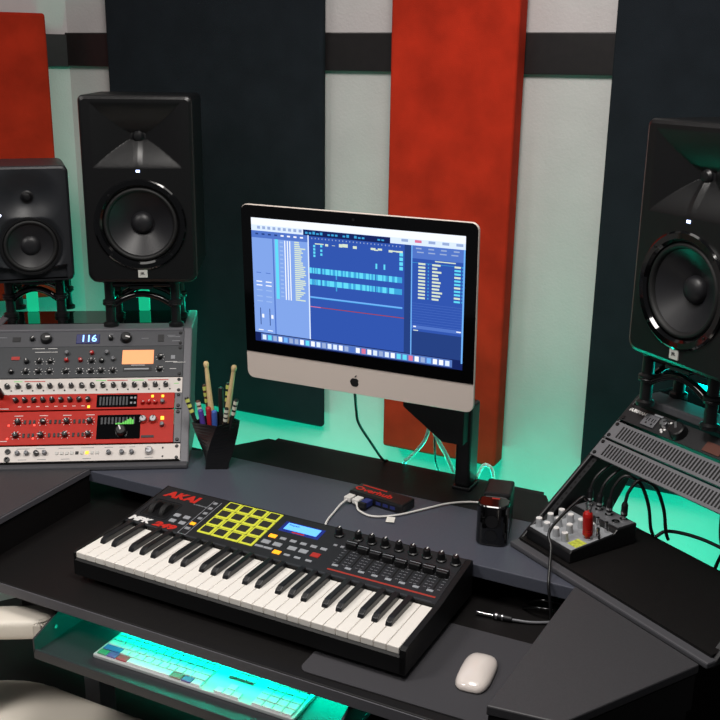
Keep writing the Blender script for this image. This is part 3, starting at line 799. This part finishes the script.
for k in range(8):
    x = .502 + k * .0288
    sl0 = cpart('fader_slot', x, .221, .003, .055, 'hole_black', -.0005, .0010, 0)
    b = B(); box(b, (-.0118, -.008, .001), (.0118, .008, .0145), .002); box(b, (-.0115, -.0007, .0142), (.0115, .0007, .0149), mi=1)
    fy = (.252, .246, .242, .240, .236, .240, .240, .238)[k]
    obj('fader', b, ['black_satin', 'txt_grey'], kb, pl(x, fy))
    cpart('fader_button', x - .004, .1865, .013, .006, 'btn_grey')
    b = B()
    for q in range(6): box(b, (.007, -.024 + q * .009, .0005), (.013, -.0232 + q * .009, .001)); box(b, (-.013, -.024 + q * .009, .0005), (-.007, -.0232 + q * .009, .001))
    obj('fader_scale', b, 'txt_grey', kb, pl(x, .218))
cpart('red_stripe', .603, .1715, .228, .0042, 'red_line', 0, .0012, .0003)
cpart('silver_trim', .366, .1565, .70, .003, 'unit_dark', 0, .0012, .0003)

# ------------------------------------------------------------------ small things on the desk
# mouse mat + mouse
b = prism(B(), roundrect(0, 0, .365, .262, .018), 0, .003, bev=.001)
tag(obj('mouse_mat', b, 'mousepad', None, T((.556, -.050, .0)) @ Matrix.Rotation(R(1), 4, 'Z')), 'thin dark grey mat on the desk under the white mouse', 'mouse mat')
ms = thing('computer_mouse', 'smooth white computer mouse on the dark grey mat', 'mouse', (.838, .079, .003), R(5))
t = B(); n, mrg = 24, 12
rows = []
for j in range(mrg + 1):
    f = j / mrg
    row = []
    for k in range(n):
        a = 2 * PI * k / n; ca, sa = math.cos(a), math.sin(a)
        ex = .55
        x = .0305 * math.copysign(abs(ca) ** ex, ca) * (1 - f); y = .0565 * math.copysign(abs(sa) ** (ex + .1), sa) * (1 - f)
        rr = 1 - f
        z = .004 + .019 * math.sqrt(max(0, 1 - rr ** 2.6)) * (1 - .18 * (y / .0565) ** 2) * (1 - .25 * abs(x / .0305) ** 2)
        row.append(t.verts.new((x, y, z)))
    rows.append(row)
for a, b in zip(rows, rows[1:]):
    for k in range(n): t.faces.new([a[k], a[(k + 1) % n], b[(k + 1) % n], b[k]])
bmesh.ops.remove_doubles(t, verts=t.verts[:], dist=1e-6)
low = [t.verts.new((v.co.x * .94, v.co.y * .96, 0)) for v in rows[0]]
for k in range(n): t.faces.new([low[k], low[(k + 1) % n], rows[0][(k + 1) % n], rows[0][k]])
t.faces.new(low); bmesh.ops.recalc_face_normals(t, faces=t.faces[:])
b = merge(B(), t, None, 0, True)
obj('shell', b, 'mouse_white', ms)

# computer keyboard on the tray
ck = thing('computer_keyboard', 'flat white computer keyboard with coloured keys on the pull-out tray', 'computer keyboard', (.113, -.078, -.094), R(1))
CW, CD = .445, .108
obj('base', prism(B(), roundrect(0, 0, CW, CD, .004), .0, .0075, bev=.0015), 'kb_alu', ck)
kt = {}
def ckey(x, y, w, h, m='kb_key'):
    key = (round(w, 4), round(h, 4), m)
    mx = T((x, y, .0075))
    if key in kt: inst(kt[key], ck, mx)
    else: kt[key] = obj('key', box(B(), (.0008, .0008, -.0005), (w - .0008, h - .0008, .003), .0008, seg=1), m, ck, mx)
px, py = .0185, .0172; y0 = .0045; x0 = .006
special = {(0, 0): 'kb_green', (0, 1): 'kb_violet', (0, 2): 'kb_red', (1, 0): 'kb_blue', (0, 4): 'kb_brown', (0, 5): 'kb_violet'}
rowsK = [[1.2, 1.2, 1.4, 5.4, 1.4, 1.2, 1.2], [2.2] + [1] * 9 + [1.8], [1.7] + [1] * 10 + [1.3], [1.4] + [1] * 11 + [.6], [1] * 12 + [1], [1.08] * 12]
for r_, rw in enumerate(rowsK):
    x = x0; sc_ = 13.0 / sum(rw)
    for c_, q in enumerate(rw):
        ww = q * px * sc_ * 1.0
        ckey(x, y0 + r_ * py, ww, py * (1 if r_ < 5 else .75), special.get((r_, c_), 'kb_key')); x += ww
for r_ in (0, 3, 4, 5):
    for c_ in range(3): ckey(.2745 + c_ * px, y0 + r_ * py, px, py * (1 if r_ < 5 else .75))
ckey(.2745 + px, y0 + py, px, py)
for r_ in range(5):
    for c_ in range(4): ckey(.3555 + c_ * px * 1.12, y0 + r_ * py, px * 1.12, py)

# small hub with cables
hub = thing('usb_hub', 'small black usb hub with red lettering on the grey shelf', 'usb hub', (.386, .466, .08), R(-8))
HW, HD, HH = .142, .052, .022
obj('case', box(B(), (0, 0, .001), (HW, HD, HH), .004), 'black_satin', hub)
text('lettering', 'Overhub', .024, 'txt_red', hub, T((.004, .022, HH + .0004)), .0006, sx=1.12)
b = B(); box(b, (.01, .040, HH - .0002), (.075, .044, HH + .0004)); obj('red_marking', b, 'txt_red', hub)
for k in range(5):
    obj('usb_port', box(B(), (.006 + k * .0185 + .03, -.0008, .007), (.019 + k * .0185 + .03, .001, .014)), 'usb_blue' if k > 1 else 'hole_black', hub)
mH = T((.386, .466, .08)) @ Matrix.Rotation(R(-8), 4, 'Z')
def wp(x, y, z): return tuple(mH @ Vector((x, y, z)))
def plug_cable(name, label, px_, pts, m='cable_white', plug=True):
    t = thing(name, label, 'cable', tuple(mH @ Vector((px_, 0, 0))))
    off = -Vector(t.location)
    a = B(); box(a, (px_ - .0085, -.024, .0055), (px_ + .0085, -.001, .0165), .0015); obj('plug', a, m, t, T(off) @ mH)
    b = B(); tube(b, [wp(px_, -.023, .011)] + pts, .0024, 8); obj('cord', b, m, t, T(off))
    return t
plug_cable('usb_cable', 'white usb cable from hub looping down behind the music keyboard', .012, [(.391, .418, .0875), (.393, .384, .0835), (.398, .350, .0835), (.404, .326, .081), (.405, .3235, .06)])
cb = plug_cable('usb_cable', 'white usb cable with paper tag running from hub to glossy black box', .034, [(.424, .432, .0870), (.437, .417, .0838), (.475, .405, .0838), (.518, .434, .0838), (.557, .489, .0838), (.597, .546, .0838), (.650, .580, .0838), (.70, .575, .0838), (.735, .548, .088)])
tg = obj('paper_tag', box(B(), (-.009, -.024, .0), (.009, .001, .0006)), 'tag_paper', cb, T((.512 - cb.location.x, .421 - cb.location.y, .0028)) @ Matrix.Rotation(R(18), 4, 'Z'))
ud = thing('usb_stick', 'dark blue usb stick plugged into the front of the hub', 'usb stick', wp(.057, 0, 0), R(-8))
b = B(); box(b, (-.009, -.026, .0035), (.009, -.001, .0175), .002); obj('casing', b, 'usb_blue', ud)
b = B(); box(b, (-.0095, -.034, .003), (.0095, -.0245, .018), .002); obj('cap', b, 'black_satin', ud)

# glossy black device
gd = thing('desktop_device', 'glossy black rounded box standing near the right end of the shelf', 'device', (.738, .425, .08), R(12))
b = prism(B(), roundrect(-.032, -.026, .032, .03, .018), 0, .088, bev=.005, seg=3)
obj('front_shell', b, 'black_gloss', gd)
b = slab(B(), [(-.026, 0), (.030, 0), (.030, .094), (-.026, .094)], .028, .105, bev=.005); obj('rear_body', b, 'black_satin', gd)
b = B(); box(b, (-.006, .012, .0875), (.010, .017, .0885)); obj('red_light', b, 'btn_red', gd)
b = B(); cyl(b, (.0, -.0262, .055), (.0, -.0275, .055), .013, seg=24); cyl(b, (.0, -.0262, .024), (.0, -.0275, .024), .012, seg=24); obj('front_badge', b, 'black_satin', gd)

# pen cup
pc = thing('pen_cup', 'black twisted square pen cup standing next to the left rack', 'pen cup', (.018, .487, .08))
t = B(); loops = []
nn = 14
for side in (0, 1):
    for j in range(nn + 1):
        f = j / nn if side == 0 else 1 - j / nn
        hw = (.026 + .014 * f) - (.0025 if side else 0); a = R(30 + 52 * f)
        z = .112 * f if side == 0 else max(.004, .112 * f)
        q = []
        for (cx, cy) in ((1, 1), (-1, 1), (-1, -1), (1, -1)):
            q.append(t.verts.new((hw * (cx * math.cos(a) - cy * math.sin(a)), hw * (cx * math.sin(a) + cy * math.cos(a)), z + (.008 * f if cx * cy > 0 else 0))))
        loops.append(q)
for a, b in zip(loops, loops[1:]):
    for k in range(4): t.faces.new([a[k], a[(k + 1) % 4], b[(k + 1) % 4], b[k]])
t.faces.new(loops[0]); t.faces.new(loops[-1]); bmesh.ops.recalc_face_normals(t, faces=t.faces[:])
obj('cup', merge(B(), t), 'black_satin', pc)
def stick(label, base, tip):
    base = Vector(base); tip = Vector(tip); d = (tip - base); L = d.length
    o = thing('drumstick', label, 'drumstick', tuple(base), 0, 'drumsticks in the pen cup')
    q = d.to_track_quat('Z', 'Y').to_matrix().to_4x4()
    b = B(); lathe(b, [(0, 0), (.0068, .001), (.0072, .01), (.0072, L * .55), (.0048, L - .016)], 16, sharp=False); obj('shaft', b, 'wood_pale', o, q)
    b = B(); lathe(b, [(.0046, L - .017), (.0062, L - .012), (.0068, L - .006), (.0045, L - .001), (0, L)], 16, sharp=False); obj('tip', b, 'wood_pale', o, q)
stick('pale wooden drumstick leaning left in the black pen cup', (.016, .488, .087), (-.015, .500, .334))
stick('pale wooden drumstick leaning right in the black pen cup', (.022, .492, .087), (.066, .500, .336))
def pen(label, base, tip, m, bands=False, r=.0048, capm=None):
    base = Vector(base); tip = Vector(tip); d = tip - base; L = d.length
    o = thing('pen', label, 'pen', tuple(base), 0, 'pens in the cup'); q = d.to_track_quat('Z', 'Y').to_matrix().to_4x4()
    b = B(); lathe(b, [(0, 0), (r * .5, .0), (r, .012), (r, L * .72), (r * .9, L * .74)], 12); obj('barrel', b, m, o, q)
    b = B(); prof = [(r * 1.08, L * .72), (r * 1.08, L - .003), (r * .8, L), (0, L)]
    lathe(b, prof, 12)
    if bands:
        for z in (L * .76, L * .84, L * .92): lathe(b, [(r * 1.15, z), (r * 1.15, z + L * .05)], 12, 1); lathe(b, [(0, z + L * .05), (r * 1.15, z + L * .05)], 12, 1)
    obj('cap', b, [capm or m, bands or 'pen_band'], o, q)
pen('dark pen with yellow banded cap leaning furthest left in the cup', (.004, .481, .09), (-.060, .478, .243), 'pen_dark', 'pen_band')
pen('dark pen with yellow banded cap just left of the left drumstick', (.008, .497, .09), (-.031, .513, .270), 'pen_brown', 'pen_band')
pen('dark pen with green banded cap between the two drumsticks', (.026, .500, .09), (.036, .517, .284), 'pen_dark', 'pen_band')
pen('dark pen with pale banded cap leaning furthest right in the cup', (.030, .487, .09), (.075, .492, .256), 'pen_dark', 'pen_white')
pen('black marker standing upright in the cup behind the drumsticks', (.018, .505, .09), (.012, .520, .268), 'pen_dark', r=.006)
pen('red pen in the front of the black pen cup', (.014, .478, .092), (.009, .470, .232), 'pen_red', r=.0062)
pen('purple pen in the front left of the black cup', (.004, .476, .092), (-.014, .470, .222), 'pen_purple', r=.0062)
pen('blue pen in the front right of the black cup', (.022, .477, .092), (.026, .470, .226), 'pen_blue', r=.0062)
pen('short pen with white cap at the right rim of the cup', (.034, .480, .092), (.056, .478, .236), 'pen_dark', 'pen_white')
pen('short brown pen with white cap at the left rim of the cup', (.000, .490, .092), (-.034, .488, .236), 'pen_brown', 'pen_white')

# cables behind the computer
def cable(name, label, pts, r, m, n=8):
    b = B(); p0 = Vector(pts[0]); tube(b, [Vector(p) - p0 for p in pts], r, 10, n=n)
    return tag(obj(name, b, m, None, T(p0)), label, 'cable')
cable('power_cable', 'black cable hanging from the computer chin down behind the desk', [(.395, .47, .36), (.391, .48, .333), (.370, .53, .268), (.362, .56, .224), (.362, .63, .150), (.362, .69, .090), (.363, .724, .068), (.365, .738, .0)], .0032, 'cable_black')
cable('white_cable', 'white cable curving left from under the computer to the shelf edge', [(.50, .648, .27), (.498, .648, .215), (.487, .66, .18), (.464, .68, .145), (.43, .695, .105), (.413, .710, .088), (.40, .732, .06), (.39, .738, -.02)], .0042, 'cable_clear')
cable('white_cable', 'white cable dropping beside the black monitor post', [(.505, .655, .27), (.504, .655, .215), (.512, .672, .175), (.526, .69, .135), (.538, .706, .095), (.545, .728, .066), (.548, .738, -.02)], .0050, 'cable_clear')
cable('thin_cable', 'thin dark cable hanging between the two white cables', [(.508, .662, .27), (.507, .662, .20), (.500, .69, .12), (.497, .715, .085), (.497, .728, .06), (.497, .738, -.03)], .0026, 'cable_black')
cable('white_cable', 'short white cable looping over the shelf edge right of the post', [(.60, .705, .085), (.612, .715, .115), (.63, .72, .108), (.636, .726, .07), (.638, .735, .0)], .0045, 'cable_clear')

# recess under the shelf: jack lead
jk = thing('jack_lead', 'silver jack plug with grey cable lying in the recess under the shelf', 'cable', (.770, .268, .0))
b = B(); cyl(b, (0, 0, .0065), (.03, .003, .0065), .0032, seg=12); cyl(b, (-.003, 0, .0065), (.0, 0, .0065), .0042, seg=12); obj('plug_tip', b, 'chrome', jk)
b = B(); cyl(b, (.03, .003, .0072), (.066, .0065, .0072), .0062, .0048, bev=.001, seg=14); obj('plug_body', b, 'rack_black', jk)
b = B(); cyl(b, (.034, .0034, .0072), (.038, .0038, .0072), .0067, seg=14); cyl(b, (.046, .0046, .0072), (.049, .0049, .0072), .0064, seg=14); obj('plug_ring', b, 'silver', jk)
b = B(); tube(b, [(.064, .0063, .006), (.10, .018, .004), (.14, .04, .004), (.19, .07, .004), (.24, .10, .004)], .003, 8); obj('cord', b, 'steel_grey', jk)
for k in range(3):
    cable('loose_cable', ['thin dark cable coiled in the recess nearest the jack plug', 'dark cable arching at the back of the recess', 'black cable bent along the recess under the shelf'][k],
          [(.84, .33 + .02 * k, .004), (.868, .315 + .02 * k, .020 + .006 * k), (.90, .318 + .02 * k, .022 + .006 * k), (.93, .345 + .02 * k, .010), (.95, .38 + .02 * k, .0045)], .0028, 'black_gloss')

# ------------------------------------------------------------------ mixer in the open bay
mxm = MR @ T((.0165, .022, .0185))
mx_ = thing('audio_mixer', 'small grey audio mixer with light grey knobs in the open rack bay', 'mixer', mx=mxm)
mwid, mdep = .127, .175
t = B(); prism(t, [(0, 0), (mdep, 0), (mdep, .044), (mdep * .70, .042), (mdep * .65, .034), (.004, .025), (0, .020)], 0, mwid, bev=.002)
t.transform(Matrix(((0, 0, 1, 0), (1, 0, 0, 0), (0, 1, 0, 0), (0, 0, 0, 1)))); bmesh.ops.recalc_face_normals(t, faces=t.faces[:])
obj('case', t, 'black_satin', mx_)
sa = math.atan2(.009, .113); MP = T((0, .004, .0252)) @ Matrix.Rotation(sa, 4, 'X')
obj('control_panel', box(B(), (.003, .001, 0), (mwid - .003, .113, .0008)), 'mixer_grey', mx_, MP)
KM['mix'] = knob_mesh('knob', .0074, .017, ('mixer_knob', 'txt_white'))
for (x, y) in ((.014, .016), (.038, .016), (.064, .016), (.089, .016), (.014, .046), (.038, .046), (.070, .046), (.014, .076), (.040, .076), (.068, .078), (.093, .082)):
    o = bpy.data.objects.new('knob', KM['mix']); COL.objects.link(o); o.parent = mx_; o.matrix_local = MP @ T((x, y, .0008))
    b = B(); cyl(b, (0, 0, .0165), (0, 0, .0185), .0062, seg=14); obj('knob_cap', b, 'txt_white', o)
obj('sticker', box(B(), (.099, .014, .0005), (.123, .042, .0014)), 'sticker', mx_, MP)
obj('connector_panel', box(B(), (.003, .126, .0425), (mwid - .003, .171, .0445)), 'steel_grey', mx_)
for (x, y) in ((.02, .148), (.048, .148), (.076, .148), (.105, .138), (.105, .160)):
    b = B(); lathe(b, [(.008, 0), (.008, .004), (.004, .004), (.004, .001), (0, .001)], 16); obj('jack_socket', b, 'chrome', mx_, T((x, y, .0442)))
# red connector standing in the mixer
def mp(x, y, z): return mxm @ MP @ Vector((x, y, z))
rp = thing('red_connector', 'red cylindrical audio connector standing upright in the mixer', 'connector', mx=mxm @ MP @ T((.110, .056, .0012)))
b = B(); lathe(b, [(.0, 0), (.0055, 0), (.0055, .008), (.0098, .010), (.0102, .016), (.0096, .018), (.0102, .020), (.0096, .022), (.0102, .024), (.0102, .05), (.0088, .056), (.006, .060), (0, .060)], 20); obj('sleeve', b, 'red_plastic', rp)
for sx in (-.004, .004):
    b = B(); cyl(b, (sx, 0, .058), (sx * 1.6, .004, .078), .0022, seg=10); obj('metal_tip', b, 'chrome', rp)
b = B(); lathe(b, [(.007, 0), (.007, .003), (.0055, .003)], 16); obj('metal_collar', b, 'chrome', rp)
for k, (x, y) in enumerate(((.088, .104), (.120, .074), (.112, .104))):
    t = thing('phono_plug', ['silver phono plug in the mixer left of the red connector', 'silver phono plug at the right edge of the mixer', 'silver phono plug behind the red connector'][k], 'plug', mx=mxm @ MP @ T((x, y, .001)))
    b = B(); lathe(b, [(0, 0), (.0045, 0), (.0045, .008), (.0036, .010), (.0036, .022), (0, .022)], 14); obj('plug_body', b, 'chrome', t)
P0 = rp.matrix_world
def rl(x, y, z): return tuple(MR @ Vector((x, y, z)))
v = mxm @ MP @ T((.110, .056, .0012)) @ Vector((-.0065, .004, .080))
cable('patch_cable', 'thin black cable drooping from the red connector over the front ledge', [tuple(v), tuple(v + Vector((-.012, -.010, .004))), (.868, .385, .155), (.878, .360, .128), (.885, .333, .100), (.892, .308, .079), (.899, .300, .05), (.905, .30, .006)], .0030, 'black_satin')
lab = ['black plugged cable rising from the mixer, leftmost of the bundle', 'black plugged cable rising from the mixer, second of the bundle', 'black plugged cable rising from the mixer, third of the bundle', 'black plugged cable rising from the mixer, rightmost of the bundle']
for k in range(4):
    x, y = ((.020, .148), (.048, .148), (.076, .148), (.105, .160))[k]
    t = thing('audio_cable', lab[k], 'cable', mx=mxm @ T((x, y, .0475)))
    b = B(); lathe(b, [(0, 0), (.0042, 0), (.0042, .006), (.0068, .008), (.0068, .030), (.0045, .036), (0, .036)], 14); obj('plug_body', b, 'black_satin', t)
    b = B(); lathe(b, [(.0072, .012), (.0072, .017)], 14); lathe(b, [(.0046, 0), (.0046, .006)], 14); obj('plug_ring', b, 'chrome', t)
    b = B()
    if k < 2: tube(b, [(0, 0, .034), (.002, .010, .058), (.006, .035, .078), (.012, .085, .10), (.014, .14, .125), (.016, .19, .15)], .0036, 8)
    else: tube(b, [(0, 0, .034), (.002, .006, .06), (.014, .022, .085), (.036, .042, .072), (.05, .055, .03), (.052, .066, -.02), (.05, .078, -.043)], .0036, 8)
    obj('cord', b, 'cable_black', t)
for k, pts in enumerate(([rl(.15, .2465, .0225), rl(.17, .262, .040), rl(.24, .275, .050), rl(.33, .285, .045), rl(.42, .29, .04), rl(.5, .29, .04)], [rl(.255, .33, .22), rl(.257, .305, .13), rl(.272, .29, .06), rl(.30, .285, .02), rl(.33, .285, -.04), rl(.34, .285, -.15)], [rl(.30, .33, .21), rl(.296, .305, .12), rl(.285, .29, .05), rl(.268, .285, -.02), rl(.262, .285, -.15)])):
    cable('hanging_cable', ['black cable running along the back edge of the open bay', 'black cable hanging straight behind the open bay', 'black cable curling behind the right end of the open bay'][k], pts, .0036, 'cable_black')

# ------------------------------------------------------------------ chair
ch = thing('office_chair', 'white leather chair pushed under the left side of the desk', 'chair', (-.06, -.24, FZ))
CZ = -FZ
def cushion(bm, x0, y0, x1, y1, z0, z1, r, bev):
    return prism(bm, roundrect(x0, y0, x1, y1, r, 10), z0, z1, bev=bev, seg=5, smooth=True)
st = obj('seat', cushion(B(), -.30, -.30, .42, .295, .33, .437, .24, .035), 'leather_white', ch)
b = B(); tube(b, [(.10, -.24, .4366), (.105, 0, .4368), (.11, .23, .4366)], .001, 6); obj('seam', b, 'leather_white', st)
am = T((0, 0, 0)) @ Matrix.Translation((.03, .215, .64)) @ Matrix.Rotation(R(30), 4, 'Z')
obj('armrest', prism(B(), roundrect(-.30, -.036, .0, .036, .03, 8), -.008, .036, bev=.012, seg=4, smooth=True), 'leather_white', ch, am)
b = B(); box(b, (-.20, -.02, -.24), (-.16, .02, .002), .006); obj('arm_post', b, 'rack_black', ch, am)
b = B(); cyl(b, (0, 0, .08), (0, 0, .377), .03); obj('gas_column', b, 'rack_black', ch)
for k in range(5):
    a = 2 * PI * k / 5; b = B(); tube(b, [(0, 0, .10), (.15 * math.cos(a), .15 * math.sin(a), .085), (.29 * math.cos(a), .29 * math.sin(a), .05)], .02, 10)
    lg_ = obj('base_leg', b, 'rack_black', ch)
    b = B(); xx, yy = .29 * math.cos(a), .29 * math.sin(a); cyl(b, (xx - .012, yy, .03), (xx + .012, yy, .03), .03, bev=.004); obj('caster', b, 'black_rubber', lg_)

# ------------------------------------------------------------------ lights
def area(name, loc, target, sx, sy, power, col, shape='RECTANGLE', spread=None):
    l = bpy.data.lights.new(name, 'AREA'); l.energy = power; l.color = col; l.shape = shape; l.size = sx; l.size_y = sy
    if spread: l.spread = R(spread)
    o = bpy.data.objects.new(name, l); COL.objects.link(o); o.location = loc
    o.rotation_euler = (Vector(target) - Vector(loc)).to_track_quat('-Z', 'Y').to_euler(); return o
WARM = (1, .955, .91)
area('overhead_light', (.75, -.22, 1.88), (.60, .15, 0), .6, .6, 24, WARM)  # main ceiling lamp over the desk
area('overhead_light', (-.55, .15, 1.88), (-.45, .6, .4), .6, .6, 2.6, WARM)  # unseen wash, added to brighten the upper left wall
area('overhead_light', (1.25, .15, 1.88), (1.0, .6, .4), .6, .6, 2, WARM)  # unseen wash, added to brighten the upper right wall
area('overhead_light', (-.5, -1.3, 1.88), (-.15, -.3, -.3), .6, .6, 9, WARM, spread=95)  # added fill, brightens the chair and the left side
GREEN = (.0, 1, .60)
area('green_strip_light', (.30, .78, -.52), (.30, 1.06, -.16), 1.9, .05, 9, GREEN, spread=150)  # led strip behind the desk, glowing on the wall
area('green_strip_light', (-.62, .80, .10), (-.62, 1.06, .30), .5, .03, .35, GREEN, spread=150)
area('green_strip_light', (1.16, .80, .36), (1.05, .56, .48), .35, .015, .35, (0, 1, .85))
area('green_strip_light', (-.36, .86, .36), (-.30, .60, .46), .45, .015, .25, GREEN)
area('green_strip_light', (1.22, .86, -.10), (1.22, 1.04, .0), .6, .03, .35, GREEN, spread=150)
area('green_strip_light', (.40, .08, -.027), (.40, -.02, -.12), .66, .03, 3.2, (.0, 1, .60))  # led strip under the desk, over the tray
area('green_strip_light', (.50, .785, .03), (.50, .66, .16), .45, .012, 1.2, GREEN)  # unseen light added to brighten the white cables
w = bpy.data.worlds.new('room_ambience'); sc.world = w; w.use_nodes = True
w.node_tree.nodes['Background'].inputs['Color'].default_value = (.92, .94, 1, 1)
w.node_tree.nodes['Background'].inputs['Strength'].default_value = .07

# ------------------------------------------------------------------ camera
p, y, r = 2.90683475e-01, 4.65690394e-01, 1.34644666e-02
fw = Vector((-math.sin(y) * math.cos(p), math.cos(y) * math.cos(p), -math.sin(p)))
rt = Vector((math.cos(y), math.sin(y), 0)); up = rt.cross(fw)
rt2 = math.cos(r) * rt + math.sin(r) * up; up2 = -math.sin(r) * rt + math.cos(r) * up
cam = bpy.data.cameras.new('camera'); cam.sensor_width = 36; cam.sensor_height = 36; cam.lens = 36 * 996.912 / 720; cam.clip_start = .05
co = bpy.data.objects.new('camera', cam); COL.objects.link(co)
co.matrix_world = Matrix(((rt2.x, up2.x, -fw.x, 1.32273), (rt2.y, up2.y, -fw.y, -1.35083), (rt2.z, up2.z, -fw.z, 1.0159), (0, 0, 0, 1)))
sc.camera = co
vs = sc.view_settings; vs.view_transform = 'Standard'; vs.look = 'None'; vs.gamma = 1; vs.use_curve_mapping = False; vs.exposure = 0
